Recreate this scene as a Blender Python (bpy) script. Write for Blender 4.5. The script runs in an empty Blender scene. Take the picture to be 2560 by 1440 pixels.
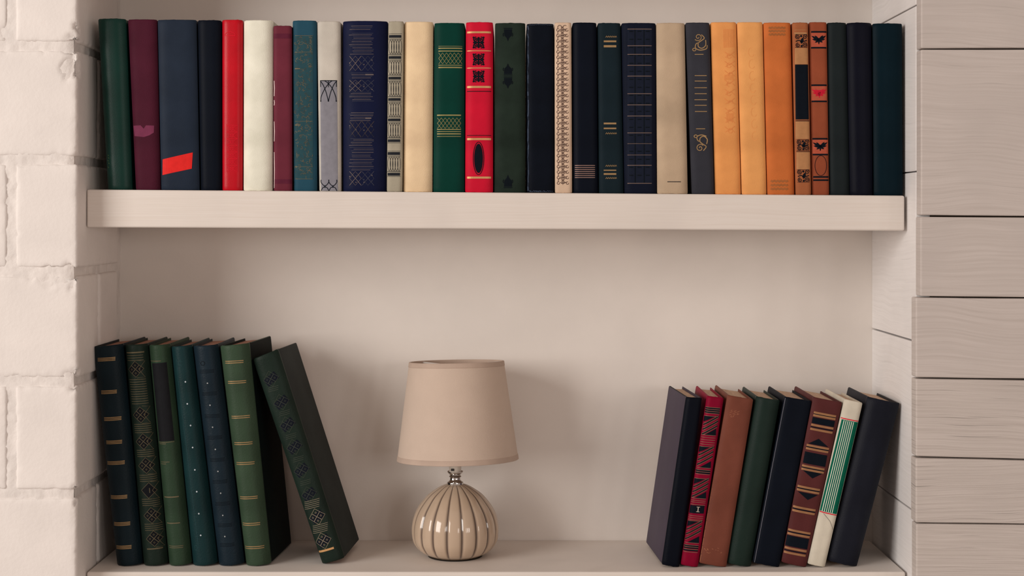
import bpy, bmesh, math, random
from mathutils import Vector, noise
C = bpy.context.scene.collection
SC = bpy.context.scene
# ------------------------------------------------------------------ camera
F, D, ZC, HY = 3600.0, 1.8, 1.45, 552.0       # focal (px), distance to the pier front, eye height, horizon row
cam = bpy.data.cameras.new('camera'); co = bpy.data.objects.new('camera', cam); C.objects.link(co)
co.location = (0, -D, ZC); co.rotation_euler = (math.pi/2, 0, 0)
cam.sensor_width = 36; cam.lens = F/2560*36; cam.shift_y = -(720-HY)/2560; cam.clip_start = .05
SC.camera = co
# ------------------------------------------------------------------ world and lights
w = bpy.data.worlds.new('world'); SC.world = w; w.use_nodes = True
w.node_tree.nodes['Background'].inputs[0].default_value = (1.0, .78, .66, 1)
w.node_tree.nodes['Background'].inputs[1].default_value = .39
def area(name, loc, target, sx, sy, power, col):
    l = bpy.data.lights.new(name, 'AREA'); l.shape = 'RECTANGLE'; l.size = sx; l.size_y = sy
    l.energy = power; l.color = col
    o = bpy.data.objects.new(name, l); C.objects.link(o); o.location = loc
    o.rotation_euler = (Vector(target)-Vector(loc)).to_track_quat('-Z', 'Y').to_euler()
    return o
area('window_light_key', (-2.9, -2.3, ZC+.58), (0, .1, ZC-.15), 1.8, 1.7, 93, (.955, .90, .845))
for i in range(3):
    area('window_light_pane', (1.35+.55*i, -3.6+.25*i, ZC+.15), (0, .1, ZC-.2), .30, .75, 5.5, (1.0, .93, .87))
vs = SC.view_settings
vs.view_transform = 'Standard'; vs.look = 'None'; vs.exposure = 0; vs.gamma = 1; vs.use_curve_mapping = False
# ------------------------------------------------------------------ helpers
def P(px, py, y):
    s = (D+y)/F
    return (px-1280)*s, ZC+(HY-py)*s
def lin(c): return tuple(((v/255)/12.92 if v/255 <= .04045 else ((v/255+.055)/1.055)**2.4) for v in c)
TINT = (.78, .69, .62)
def A(r, g, b):
    l = lin((r, g, b)); return tuple(min(.9, l[i]/TINT[i]) for i in range(3))
MATS = {}
def mat(name, col, rough=.6, spec=.3, var=.10, vscale=25, bump=.12, bscale=500, metal=0, stretch=(1, 1, 1), dark=None, coat=0, trans=0, sheen=0):
    """procedural Principled material: mottled colour + fine relief"""
    if name in MATS: return MATS[name]
    m = bpy.data.materials.new(name); m.use_nodes = True; MATS[name] = m
    nt = m.node_tree; N = nt.nodes; L = nt.links; b = N['Principled BSDF']
    tc = N.new('ShaderNodeTexCoord'); mp = N.new('ShaderNodeMapping'); mp.inputs['Scale'].default_value = stretch
    L.new(tc.outputs['Object'], mp.inputs[0])
    n1 = N.new('ShaderNodeTexNoise'); n1.inputs['Scale'].default_value = vscale; n1.inputs['Detail'].default_value = 6
    L.new(mp.outputs[0], n1.inputs['Vector'])
    mx = N.new('ShaderNodeMix'); mx.data_type = 'RGBA'
    d = dark or tuple(v*(1-2*var) for v in col)
    mx.inputs[6].default_value = (*d, 1); mx.inputs[7].default_value = (*[min(.95, v*(1+var)) for v in col], 1)
    cr = N.new('ShaderNodeMapRange'); cr.inputs[1].default_value = .3; cr.inputs[2].default_value = .7
    L.new(n1.outputs[0], cr.inputs[0]); L.new(cr.outputs[0], mx.inputs[0]); L.new(mx.outputs[2], b.inputs['Base Color'])
    b.inputs['Roughness'].default_value = rough; b.inputs['Specular IOR Level'].default_value = spec
    b.inputs['Metallic'].default_value = metal; b.inputs['Coat Weight'].default_value = coat
    b.inputs['Transmission Weight'].default_value = trans
    if sheen: b.inputs['Sheen Weight'].default_value = sheen
    if bump:
        n2 = N.new('ShaderNodeTexNoise'); n2.inputs['Scale'].default_value = bscale; n2.inputs['Detail'].default_value = 4
        L.new(mp.outputs[0], n2.inputs['Vector'])
        bp = N.new('ShaderNodeBump'); bp.inputs['Strength'].default_value = bump; bp.inputs['Distance'].default_value = .001
        L.new(n2.outputs[0], bp.inputs['Height']); L.new(bp.outputs[0], b.inputs['Normal'])
    return m
def wood(name, col, dark, axis='x', grain=.5, bump=.35, rough=.6, streak=0.0, warp=.06, fine=190):
    """painted softwood: long grain lines that wander round knots"""
    m = bpy.data.materials.new(name); m.use_nodes = True
    nt = m.node_tree; N = nt.nodes; L = nt.links; b = N['Principled BSDF']
    tc = N.new('ShaderNodeTexCoord'); oi = N.new('ShaderNodeObjectInfo')
    ad = N.new('ShaderNodeVectorMath'); ad.operation = 'ADD'
    sc = N.new('ShaderNodeVectorMath'); sc.operation = 'SCALE'; sc.inputs['Scale'].default_value = 7.0
    cb = N.new('ShaderNodeCombineXYZ')
    for k in range(3): L.new(oi.outputs['Random'], cb.inputs[k])
    L.new(cb.outputs[0], sc.inputs[0]); L.new(tc.outputs['Object'], ad.inputs[0]); L.new(sc.outputs[0], ad.inputs[1])
    # slow warp so that the lines bend
    nw = N.new('ShaderNodeTexNoise'); nw.inputs['Scale'].default_value = 4.0; nw.inputs['Detail'].default_value = 2
    L.new(ad.outputs[0], nw.inputs['Vector'])
    ws = N.new('ShaderNodeVectorMath'); ws.operation = 'SCALE'; ws.inputs['Scale'].default_value = warp
    L.new(nw.outputs['Color'], ws.inputs[0])
    a2 = N.new('ShaderNodeVectorMath'); a2.operation = 'ADD'; L.new(ad.outputs[0], a2.inputs[0]); L.new(ws.outputs[0], a2.inputs[1])
    mp = N.new('ShaderNodeMapping'); mp.inputs['Scale'].default_value = (5, 5, fine)
    L.new(a2.outputs[0], mp.inputs[0])
    n1 = N.new('ShaderNodeTexNoise'); n1.inputs['Scale'].default_value = 1.3; n1.inputs['Detail'].default_value = 5
    L.new(mp.outputs[0], n1.inputs['Vector'])
    r1 = N.new('ShaderNodeMapRange'); r1.inputs[1].default_value = .28; r1.inputs[2].default_value = .62
    L.new(n1.outputs[0], r1.inputs[0])
    n3 = N.new('ShaderNodeTexNoise'); n3.inputs['Scale'].default_value = 9; n3.inputs['Detail'].default_value = 3
    L.new(ad.outputs[0], n3.inputs['Vector'])
    mul = N.new('ShaderNodeMath'); mul.operation = 'MULTIPLY_ADD'; mul.inputs[1].default_value = grain; mul.inputs[2].default_value = 1-grain
    L.new(r1.outputs[0], mul.inputs[0])
    mx = N.new('ShaderNodeMix'); mx.data_type = 'RGBA'; mx.inputs[6].default_value = (*dark, 1); mx.inputs[7].default_value = (*col, 1)
    L.new(mul.outputs[0], mx.inputs[0])
    m2 = N.new('ShaderNodeMix'); m2.data_type = 'RGBA'; m2.inputs[7].default_value = (*[v*.88 for v in col], 1)
    r3 = N.new('ShaderNodeMapRange'); r3.inputs[1].default_value = .45; r3.inputs[2].default_value = .7; r3.inputs[4].default_value = .6
    L.new(n3.outputs[0], r3.inputs[0]); L.new(r3.outputs[0], m2.inputs[0]); L.new(mx.outputs[2], m2.inputs[6])
    out = m2.outputs[2]
    if streak:
        # short dark dashes where the whitewash has left the grain open
        mp2 = N.new('ShaderNodeMapping'); mp2.inputs['Scale'].default_value = (9, 9, 620); L.new(a2.outputs[0], mp2.inputs[0])
        n4 = N.new('ShaderNodeTexNoise'); n4.inputs['Scale'].default_value = 1; n4.inputs['Detail'].default_value = 2; L.new(mp2.outputs[0], n4.inputs['Vector'])
        r4 = N.new('ShaderNodeMapRange'); r4.inputs[1].default_value = .66; r4.inputs[2].default_value = .74; r4.inputs[4].default_value = streak
        L.new(n4.outputs[0], r4.inputs[0])
        m3 = N.new('ShaderNodeMix'); m3.data_type = 'RGBA'; m3.inputs[7].default_value = (*[v*.35 for v in dark], 1)
        L.new(r4.outputs[0], m3.inputs[0]); L.new(out, m3.inputs[6]); out = m3.outputs[2]
    L.new(out, b.inputs['Base Color'])
    b.inputs['Roughness'].default_value = rough; b.inputs['Specular IOR Level'].default_value = .25
    bp = N.new('ShaderNodeBump'); bp.inputs['Strength'].default_value = bump; bp.inputs['Distance'].default_value = .0012
    L.new(n1.outputs[0], bp.inputs['Height']); L.new(bp.outputs[0], b.inputs['Normal'])
    return m
def obj(name, verts, faces, m, parent=None, smooth=False, loc=(0, 0, 0)):
    me = bpy.data.meshes.new(name); me.from_pydata([tuple(v) for v in verts], [], faces); me.update()
    if smooth: me.polygons.foreach_set('use_smooth', [True]*len(me.polygons))
    if m: me.materials.append(m)
    o = bpy.data.objects.new(name, me); C.objects.link(o); o.location = loc
    if parent: o.parent = parent
    return o
def bmobj(name, bm, m, parent=None, smooth=False, loc=(0, 0, 0)):
    bmesh.ops.recalc_face_normals(bm, faces=bm.faces)
    me = bpy.data.meshes.new(name); bm.to_mesh(me); bm.free()
    if smooth: me.polygons.foreach_set('use_smooth', [True]*len(me.polygons))
    if m: me.materials.append(m)
    o = bpy.data.objects.new(name, me); C.objects.link(o); o.location = loc
    if parent: o.parent = parent
    return o
def empty(name, loc):
    o = bpy.data.objects.new(name, None); C.objects.link(o); o.location = loc; o.empty_display_size = .02; return o
def tag(o, label, cat=None, group=None, kind=None):
    if label: o['label'] = label
    if cat: o['category'] = cat
    if group: o['group'] = group
    if kind: o['kind'] = kind
    return o
def hexbox(bm, c, bevel=0, seg=2):
    """c: 8 corners, bottom ring then top ring"""
    v = [bm.verts.new(p) for p in c]
    fs = [bm.faces.new([v[i] for i in q]) for q in ((0, 3, 2, 1), (4, 5, 6, 7), (0, 1, 5, 4), (1, 2, 6, 5), (2, 3, 7, 6), (3, 0, 4, 7))]
    if bevel: bmesh.ops.bevel(bm, geom=list({e for f in fs for e in f.edges}), offset=bevel, segments=seg, affect='EDGES', profile=.6)
def box(bm, x0, x1, y0, y1, z0, z1, bevel=0, seg=2):
    hexbox(bm, [(x0, y0, z0), (x1, y0, z0), (x1, y1, z0), (x0, y1, z0), (x0, y0, z1), (x1, y0, z1), (x1, y1, z1), (x0, y1, z1)], bevel, seg)
# ------------------------------------------------------------------ the setting
XL, XR, DB = -.5435, .505, .22                   # niche sides and back
ZB = ZC-.4478                                    # top of the lower shelf
ZTOP, ZBOT = ZC+.62, ZC-.72
white_paint = mat('white_wall_paint', (.815, .765, .72), .75, .2, .03, 8, .10, 260)
brick_paint = mat('white_brick_paint', (.845, .80, .77), .7, .25, .025, 18, .35, 220)
mortar_paint = mat('white_mortar_paint', (.825, .78, .75), .8, .2, .05, 30, .9, 160)
bm = bmesh.new(); box(bm, XL-.1, XR+.1, DB, DB+.05, ZBOT, ZTOP)
tag(bmobj('wall_back', bm, white_paint), 'smooth white painted back wall of the shelf niche', kind='structure')
# left pier: painted blocks round a mortar core
zj = [ZC+(HY-p)/2000 for p in (-165, 115, 400, 680, 955, 1235, 1513)]        # bed joints
zj = [zj[0]+.139] + zj + [zj[-1]-.139]
wl = empty('wall_left', (XL, 0, ZBOT)); tag(wl, 'white painted block pier left of the shelves', kind='structure')
rnd = random.Random(3)
def grid_plate(bm, f, nu, nv):
    g = [[bm.verts.new(f(i/nu, j/nv)) for j in range(nv+1)] for i in range(nu+1)]
    for i in range(nu):
        for j in range(nv): bm.faces.new((g[i][j], g[i+1][j], g[i+1][j+1], g[i][j+1]))
REC = .0058; RF = .0022
def rough(x, z, k=1.0): return noise.fractal(Vector((x*90, z*90, 3.1*k)), 1.0, 2.0, 3)*.0016*k
bm = bmesh.new()
grid_plate(bm, lambda a, b: (-1.05+a*(XL-REC+1.05), RF+(REC-RF)*max(0, 1-(XL-REC-(-1.05+a*(XL-REC+1.05)))/.012)**2+rough(-1.05+a*.5, b*1.34), ZBOT+b*(ZTOP-ZBOT)), 150, 300)
grid_plate(bm, lambda a, b: (XL-REC+rough(a*.3, b*1.34, 1.2), REC+a*(DB-REC), ZBOT+b*(ZTOP-ZBOT)), 40, 200)
grid_plate(bm, lambda a, b: (-1.05+a*(XL-REC+1.05), DB+.03, ZBOT+b*(ZTOP-ZBOT)), 2, 2)
box(bm, XL-.05, XL-REC-.0022, REC+.0022, DB, ZBOT, ZTOP)
o = bmobj('mortar', bm, mortar_paint, wl, True); o.location = Vector((0, 0, 0))-wl.location
# chipped spots (world x, y, z, radius, depth)
CHIPS = []
for px, py, r, dp in ((190, 118, .016, .013), (182, 165, .017, .010), (186, 945, .012, .010), (195, 392, .008, .006), (172, 690, .016, .005), (195, 962, .010, .008), (120, 695, .014, .004), (70, 690, .010, .003), (192, 1235, .010, .006), (10, 80, .010, .004), (195, 70, .008, .006)):
    X, Z = P(px, py, 0); CHIPS.append((Vector((X, 0, Z)), r, dp))
def brick(x0, x1, y0, y1, z0, z1, seed):
    ce = .0036 if (x1 > -.66 and z0 < ZC+.30 and z1 > ZC-.46) else .009
    n = tuple(max(2, int(q/ce)) for q in (min(x1-x0, .5), y1-y0, z1-z0))
    bm = bmesh.new(); idx = {}
    lo = (x0, y0, z0); hi = (x1, y1, z1); r = .003
    def vert(i, j, k):
        key = (i, j, k)
        if key in idx: return idx[key]
        t = (i, j, k); p = [lo[a]+(hi[a]-lo[a])*t[a]/n[a] for a in range(3)]
        # round the arrises
        core = [min(max(p[a], lo[a]+r), hi[a]-r) for a in range(3)]
        dv = Vector(p)-Vector(core)
        q = Vector(core)+(dv.normalized()*r if dv.length > 1e-9 else Vector((0, 0, 0)))
        edge = sum(1 for a in range(3) if p[a]-lo[a] < .004 or hi[a]-p[a] < .004)
        nn = noise.fractal(Vector((q.x*110+seed, q.y*110, q.z*110)), 1.0, 2.0, 4)
        ed = min([min(p[a]-lo[a], hi[a]-p[a]) for a in (0, 2)]) if p[1] <= lo[1]+1e-6 else 1
        pit = max(0, noise.noise(Vector((q.x*160, seed, q.z*160)))-.25)*max(0, 1-ed/.014)*max(0, noise.noise(Vector((q.x*17, q.z*17, seed)))+.25)
        n2 = noise.noise(Vector((q.x*14, q.y*14+seed, q.z*14)))
        cen = Vector([(lo[a]+hi[a])/2 for a in range(3)])
        inward = Vector([(-1 if p[a] >= hi[a]-1e-6 else 1 if p[a] <= lo[a]+1e-6 else 0) for a in range(3)])
        amt = .0005*n2 + (.0013*max(0, nn+.1) if edge >= 2 else .00012*nn)+.006*pit
        for cpos, cr, cd in CHIPS:
            dd = (q-cpos).length
            if dd < cr*1.6:
                dd *= 1+.55*noise.fractal(q*130, 1.0, 2.0, 3)
                if dd < cr: amt += cd*min(1, (1-dd/cr)*1.6)*(.8+.9*nn)
        q = q+inward*min(amt, .0052)
        idx[key] = bm.verts.new(q); return idx[key]
    for a in range(3):
        b_, c_ = (a+1) % 3, (a+2) % 3
        for side in (0, n[a]):
            for i in range(n[b_]):
                for j in range(n[c_]):
                    q = []
                    for di, dj in ((0, 0), (1, 0), (1, 1), (0, 1)):
                        t = [0, 0, 0]; t[a] = side; t[b_] = i+di; t[c_] = j+dj; q.append(vert(*t))
                    bm.faces.new(q)
    o = bmobj('brick', bm, brick_paint, wl, True); o.location = Vector((0, 0, 0))-wl.location
J = .0105
for k in range(len(zj)-1):
    z1, z0 = zj[k]-J/2, zj[k+1]+J/2
    e = rnd.uniform(-.001, .001)
    if k % 2 == 1:
        brick(XL-.0775, XL+e, 0, .187, z0, z1, k*7.1)
        brick(XL-.0775-J-.25, XL-.0775-J, .0005, .05, z0, z1, k*7.1+2)
    else:
        brick(XL-.25, XL+e, .0004, .0905, z0, z1, k*7.1+1)
        brick(XL-.06, XL+e-.001, .0905+J, .187, z0, z1, k*7.1+4)
        brick(XL-.25-J-.15, XL-.25-J, .0005, .05, z0, z1, k*7.1+3)
# right pier: whitewashed boards
front_wood = wood('whitewashed_front_board', (.635, .58, .55), (.47, .42, .385), 'x', .42, .8, .6, .22, .05, 260)
rough_wood = wood('open_grained_front_board', (.64, .585, .55), (.43, .38, .345), 'x', .5, 1.0, .6, .55, .03, 380)
side_wood = wood('white_side_board', (.90, .88, .875), (.78, .76, .75), 'y', .45, .55, .6, .12)
dark_gap = mat('dark_board_backing', (.05, .035, .025), .9, .1)
wr = empty('wall_right', (XR, 0, ZBOT)); tag(wr, 'whitewashed wooden board pier right of the shelves', kind='structure')
def part(name, bm, m, parent, smooth=False):
    o = bmobj(name, bm, m, parent, smooth); o.location = -parent.location; return o
bm = bmesh.new(); box(bm, XR+.018, 1.10, -.004, DB+.04, ZBOT, ZTOP); part('board_backing', bm, dark_gap, wr)
TP = .022                                        # front boards stand proud of the pier
def board(c, m, bev, seed):
    bm = bmesh.new(); hexbox(bm, c)
    bmesh.ops.subdivide_edges(bm, edges=[e for e in bm.edges if e.calc_length() > .1], cuts=14, use_grid_fill=True)
    bmesh.ops.bevel(bm, geom=[e for e in bm.edges if len(e.link_faces) == 2 and e.calc_face_angle(0) > .8], offset=bev, segments=3, affect='EDGES', profile=.6)
    for v in bm.verts: v.co.z += .0006*noise.noise(Vector((v.co.x*9+seed, seed*3.3, 0)))
    part('plank', bm, m, wr)
def pf(px, py): return P(px, py, -TP)
seams = [(-300, -301), (122, 121.5), (540, 542), (742, 745), (945.5, 949), (1143, 1149), (1308, 1311), (1520, 1524), (1700, 1704)]
lefts = [2303, 2303, 2301, 2290, 2290, 2289, 2291, 2290]
G = .0019
for i in range(len(seams)-1):
    xl = pf(lefts[i], 0)[0]; xr = 1.08
    sl = (pf(0, seams[i][1])[1]-pf(0, seams[i][0])[1])/.13
    sl2 = (pf(0, seams[i+1][1])[1]-pf(0, seams[i+1][0])[1])/.13
    zt0 = pf(0, seams[i][0])[1]-G/2; zb0 = pf(0, seams[i+1][0])[1]+G/2
    zt1 = zt0+sl*.3; zb1 = zb0+sl2*.3
    xr = xl+.3
    yo = (0, .0008, -.0006, .0004, 0, -.0008, .0005, 0)[i]
    board([(xl, -TP+yo, zb0), (xr, -TP+yo, zb1), (xr, -.0006, zb1), (xl, -.0006, zb0), (xl, -TP+yo, zt0), (xr, -TP+yo, zt1), (xr, -.0006, zt1), (xl, -.0006, zt0)], rough_wood if i in (4, 5, 6) else front_wood, .0022, i*5.7)
sz = [ZC+(HY-p)/2000 for p in (-410, 13, 429, 855, 1283, 1715)]
for i in range(len(sz)-1):
    zt = sz[i]-G/2; zb = sz[i+1]+G/2
    board([(XR, .0004, zb), (XR+.018, .0004, zb), (XR+.018, DB, zb), (XR, DB, zb), (XR, .0004, zt), (XR+.018, .0004, zt), (XR+.018, DB, zt), (XR, DB, zt)], side_wood, .0012, 40+i*3.1)
# ------------------------------------------------------------------ shelves
shelf_wood = wood('white_painted_shelf_wood', (.805, .75, .70), (.70, .62, .55), 'x', .34, .30, .55, .06, .012, 330)
YS = .036
bm = bmesh.new(); box(bm, XL+.001, XR-.001, YS, DB-.0005, ZC+.355, ZC+.40, .003)
tag(bmobj('unseen_shade_board', bm, shelf_wood), 'unseen painted board added above the books to shade the back wall', kind='structure')  # added out of view, keeps light off the top of the back wall
def shelf(label, c, y0, name='wall_shelf'):
    (tl, tr, br, bl) = [P(x, y, y0) for x, y in c]
    bm = bmesh.new(); y1 = DB-.0005
    hexbox(bm, [(bl[0], y0, bl[1]), (br[0], y0, br[1]), (br[0], y1, br[1]), (bl[0], y1, bl[1]), (tl[0], y0, tl[1]), (tr[0], y0, tr[1]), (tr[0], y1, tr[1]), (tl[0], y1, tl[1])], .003, 3)
    o = bmobj(name, bm, shelf_wood); tag(o, label, 'shelf', 'shelves in the niche'); return o
shelf('thick white painted wooden shelf carrying the long row of upright books', [(216.5, 473.5), (2262, 489), (2262, 577), (216.5, 568.5)], YS)
zz = HY-(ZB-ZC)*F/(D+YS)
shelf('thick white painted wooden shelf under the table lamp', [(216.5, zz), (2258+6, zz), (2258+6, zz+90), (216.5, zz+90)], YS)
# ------------------------------------------------------------------ books
US = [-1, -.99, -.965, -.93, -.88, -.8, -.7, -.58, -.45, -.3, -.15, 0, .15, .3, .45, .58, .7, .8, .88, .93, .965, .99, 1]
page_tan = mat('aged_page_paper', (.62, .44, .32), .85, .1, .12, 60, .5, 90, stretch=(14, .6, 1))
page_red = mat('red_brown_page_paper', (.42, .22, .16), .85, .1, .12, 60, .5, 90, stretch=(14, .6, 1))
class Book:
    """a hardback: case (boards + rounded spine) and page block, standing on its tail edge"""
    def __init__(s, q, y0, W, m, label, group, c=.004, p=5, yaw=0, pages=page_tan, zb=None, joint=.0006, board=None):
        # q: tl tr bl br of the spine as seen, in photo pixels
        g_ = .55; q = ((q[0][0]+g_, q[0][1]), (q[1][0]-g_, q[1][1]), (q[2][0]+g_, q[2][1]), (q[3][0]-g_, q[3][1])); s.q = q; s.y0 = y0
        tl, tr, bl, br = [Vector(P(x, y, y0)) for x, y in q]
        if zb is not None:
            low = min(bl.y, br.y); d = zb-low; bl.y += d; br.y += d
        s.c3 = (tl, tr, bl, br)
        o = ((bl.x+br.x)/2, y0, min(bl.y, br.y)); s.root = empty('book', o); s.o = Vector(o)
        tag(s.root, label, 'book', group)
        s.c, s.p, s.W = c, p, W; s.dx = math.tan(yaw)
        s.T = ((tr-tl).length+(br-bl).length)/2; s.H = ((tl-bl).length+(tr-br).length)/2
        bt = min(.0022, s.T*.12); T2 = s.T/2; s.bt = bt
        outer = [(1, W), (1, W*.6), (1, c+.011), (1-joint/T2, c+.0085), (1-joint/T2, c+.005), (1, c+.002)]
        n_side = len(outer)
        sp = [(u, s.prof(u)) for u in reversed(US)]
        out = outer + sp + [(-a, b) for a, b in reversed(outer)]
        inn = []
        for (u, wv) in out:
            inn.append((max(-1+bt/T2, min(1-bt/T2, u)), max(wv, s.prof(u*.9)+bt) if wv < W-1e-6 else wv))
        vv = [0, .0006, .0016, .006, .03] ; Hm = s.H
        vl = [v/Hm for v in vv]+[.3, .5, .7]+[1-v/Hm for v in reversed(vv)]
        ins = [.0013, .0005, .0001, 0, 0]; ins = ins+[0, 0, 0]+list(reversed(ins))
        verts = []; faces = []; n = len(out)
        sd = random.Random(hash(label) % 1000 if False else len(label)*17)
        ph = sd.uniform(0, 50)
        for r, v in enumerate(vl):
            for (u, wv) in out:
                wob = 0
                if abs(u) < .999 and (r < 2 or r > len(vl)-3): wob = .0007*noise.noise(Vector((u*3+ph, r, 1)))
                wi = ins[r] if wv < W-1e-6 else 0
                nx = u*(1-ins[r]/T2) if True else u
                verts.append(s.pt(nx, v+wob/Hm, wv+(wi if abs(u) < .99 else 0)))
        ro = len(vl)
        for r in range(ro-1):
            for i in range(n-1):
                a = r*n+i; faces.append((a, a+1, a+n+1, a+n))
        base = len(verts)
        for v in (vl[0], vl[-1]):
            for (u, wv) in inn: verts.append(s.pt(u, v, wv))
        i0, i1 = base, base+n
        for i in range(n-1):
            faces.append((i0+i, i0+i+1, i1+i+1, i1+i))                         # inner wall
            faces.append((i, i0+i, i0+i+1, i+1)); t = (ro-1)*n
            faces.append((t+i, t+i+1, i1+i+1, i1+i))
        faces.append(tuple([r*n for r in range(ro)]+[i1, i0])); faces.append(tuple([r*n+n-1 for r in range(ro)]+[i1+n-1, i0+n-1]))
        bm = bmesh.new(); bv = [bm.verts.new(v) for v in verts]
        for f in faces:
            try: bm.faces.new([bv[i] for i in f])
            except ValueError: pass
        s.cover = bmobj('cover', bm, m, s.root, True)
        s.cover.data.polygons.foreach_set('use_smooth', [True]*len(s.cover.data.polygons))
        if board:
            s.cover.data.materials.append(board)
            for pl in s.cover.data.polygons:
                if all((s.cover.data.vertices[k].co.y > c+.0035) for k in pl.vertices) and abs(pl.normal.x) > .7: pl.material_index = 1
        try: s.cover.data.set_sharp_from_angle(angle=math.radians(50))
        except Exception: pass
        # page block
        e = 1-(bt+.0001)/T2; k = .0032/s.H; bm = bmesh.new()
        f0 = c+bt+.0004; f1 = W-.0035
        vs_ = []
        for v in (k, 1-k):
            for (u, wv) in ((-e, f0+.001), (0, f0), (e, f0+.001), (e, f1), (e*.5, f1-.0022), (0, f1-.003), (-e*.5, f1-.0022), (-e, f1)):
                vs_.append(bm.verts.new(s.pt(u, v, wv)))
        for i in range(8): bm.faces.new((vs_[i], vs_[(i+1) % 8], vs_[8+(i+1) % 8], vs_[8+i]))
        bm.faces.new(vs_[:8]); bm.faces.new(vs_[8:])
        bmobj('page_block', bm, pages, s.root)
    def prof(s, u): return s.c*abs(u)**s.p
    def pt(s, u, v, wv):
        tl, tr, bl, br = s.c3; a = (u+1)/2
        b = bl.lerp(br, a); t = tl.lerp(tr, a); q = b.lerp(t, v)
        return Vector((q.x+wv*s.dx, s.y0+wv, q.y))-s.o
    def uv(s, x, y):
        (tlx, tly), (trx, try_), (blx, bly), (brx, bry) = s.q; u = 0; v = .5
        for _ in range(8):
            a = (u+1)/2; yt = tly+(try_-tly)*a; yb = bly+(bry-bly)*a; v = (yb-y)/(yb-yt)
            xl = blx+(tlx-blx)*v; xr = brx+(trx-brx)*v; u = 2*(x-xl)/(xr-xl)-1
        return max(-.97, min(.97, u)), max(.003, min(.997, v))
class Dec:
    """flat print or foil on a spine; coordinates in a view of scale s with origin ox, oy"""
    def __init__(s, book, view): s.b = book; s.v = view; s.polys = []
    def poly(s, pts): s.polys.append(pts); return s
    def rect(s, x0, y0, x1, y1): return s.poly([(x0, y0), (x1, y0), (x1, y1), (x0, y1)])
    def line(s, pts, wd, closed=False):
        n = len(pts); nor = []
        for i in range(n):
            a = pts[(i-1) % n] if (closed or i > 0) else pts[0]; b = pts[(i+1) % n] if (closed or i < n-1) else pts[-1]
            dx, dy = b[0]-a[0], b[1]-a[1]; l = math.hypot(dx, dy) or 1; nor.append((-dy/l*wd/2, dx/l*wd/2))
        for i in range(n if closed else n-1):
            j = (i+1) % n; p, q, a, b = pts[i], pts[j], nor[i], nor[j]
            s.polys.append([(p[0]+a[0], p[1]+a[1]), (q[0]+b[0], q[1]+b[1]), (q[0]-b[0], q[1]-b[1]), (p[0]-a[0], p[1]-a[1])])
        return s
    def h(s, x0, x1, y, wd, slope=0): return s.line([(x0, y), (x1, y+slope*(x1-x0))], wd)
    def arc(s, cx, cy, rx, ry, a0=0, a1=360, wd=2, n=20):
        full = abs(a1-a0) >= 360; m = n if full else n+1
        return s.line([(cx+rx*math.cos(math.radians(a0+(a1-a0)*i/n)), cy+ry*math.sin(math.radians(a0+(a1-a0)*i/n))) for i in range(m)], wd, full)
    def disc(s, cx, cy, rx, ry=None, n=14):
        ry = ry or rx
        return s.poly([(cx+rx*math.cos(2*math.pi*i/n), cy+ry*math.sin(2*math.pi*i/n)) for i in range(n)])
    def spiral(s, cx, cy, r0, r1, a0, turns, wd, n=22):
        return s.line([(cx+(r0+(r1-r0)*i/n)*math.cos(a0+turns*2*math.pi*i/n), cy+(r0+(r1-r0)*i/n)*math.sin(a0+turns*2*math.pi*i/n)) for i in range(n+1)], wd)
    def curve(s, pts, wd, n=6):
        o = []; m = len(pts)
        for i in range(m-1):
            p0, p1, p2, p3 = pts[max(0, i-1)], pts[i], pts[i+1], pts[min(m-1, i+2)]
            for k in range(n):
                t = k/n; o.append(tuple(.5*(2*p1[a]+(p2[a]-p0[a])*t+(2*p0[a]-5*p1[a]+4*p2[a]-p3[a])*t*t+(3*p1[a]-p0[a]-3*p2[a]+p3[a])*t**3) for a in (0, 1)))
        o.append(pts[-1]); return s.line(o, wd)
    def done(s, name, m, eps=.00025, label=None, join=False):
        """each separate mark becomes a part of its own; join keeps marks too fine to pick apart together"""
        sc, ox, oy = s.v; n = len(s.polys); par = list(range(n))
        bb = [(min(p[0] for p in q)*sc-.6, min(p[1] for p in q)*sc-.6, max(p[0] for p in q)*sc+.6, max(p[1] for p in q)*sc+.6) for q in s.polys]
        def find(i):
            while par[i] != i: par[i] = par[par[i]]; i = par[i]
            return i
        for i in range(n):
            for j in range(i):
                if join or (bb[i][0] <= bb[j][2] and bb[j][0] <= bb[i][2] and bb[i][1] <= bb[j][3] and bb[j][1] <= bb[i][3]): par[find(i)] = find(j)
        cl = {}
        for i in range(n): cl.setdefault(find(i), []).append(s.polys[i])
        o = None
        for ps in cl.values(): o = s.mesh(ps, name, m, eps, label, join)
        return o
    def mesh(s, polys, name, m, eps, label, stuff):
        sc, ox, oy = s.v; bm = bmesh.new(); b = s.b
        for pl in polys:
            pts = []
            for x, y in pl:
                u, v = b.uv(x*sc+ox, y*sc+oy)
                if not pts or (abs(u-pts[-1][0])+abs(v-pts[-1][1])) > 1e-5: pts.append((u, v))
            if len(pts) < 3: continue
            try: bm.faces.new([bm.verts.new((u, v, 0)) for u, v in pts])
            except ValueError: pass
        bmesh.ops.triangulate(bm, faces=[f for f in bm.faces if len(f.verts) > 4])
        for u in US[1:-1]:
            bmesh.ops.bisect_plane(bm, geom=bm.verts[:]+bm.edges[:]+bm.faces[:], plane_co=(u, 0, 0), plane_no=(1, 0, 0), dist=1e-6)
        for vt in bm.verts:
            u, v = vt.co.x, vt.co.y; vt.co = b.pt(u, v, b.prof(u)-eps)
        for f in bm.faces:
            f.normal_update()
            if f.normal.y > 0: f.normal_flip()
        me = bpy.data.meshes.new(name); bm.to_mesh(me); bm.free(); me.materials.append(m)
        o = bpy.data.objects.new(name, me); C.objects.link(o); o.parent = b.cover
        if label: o['label'] = label
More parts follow.
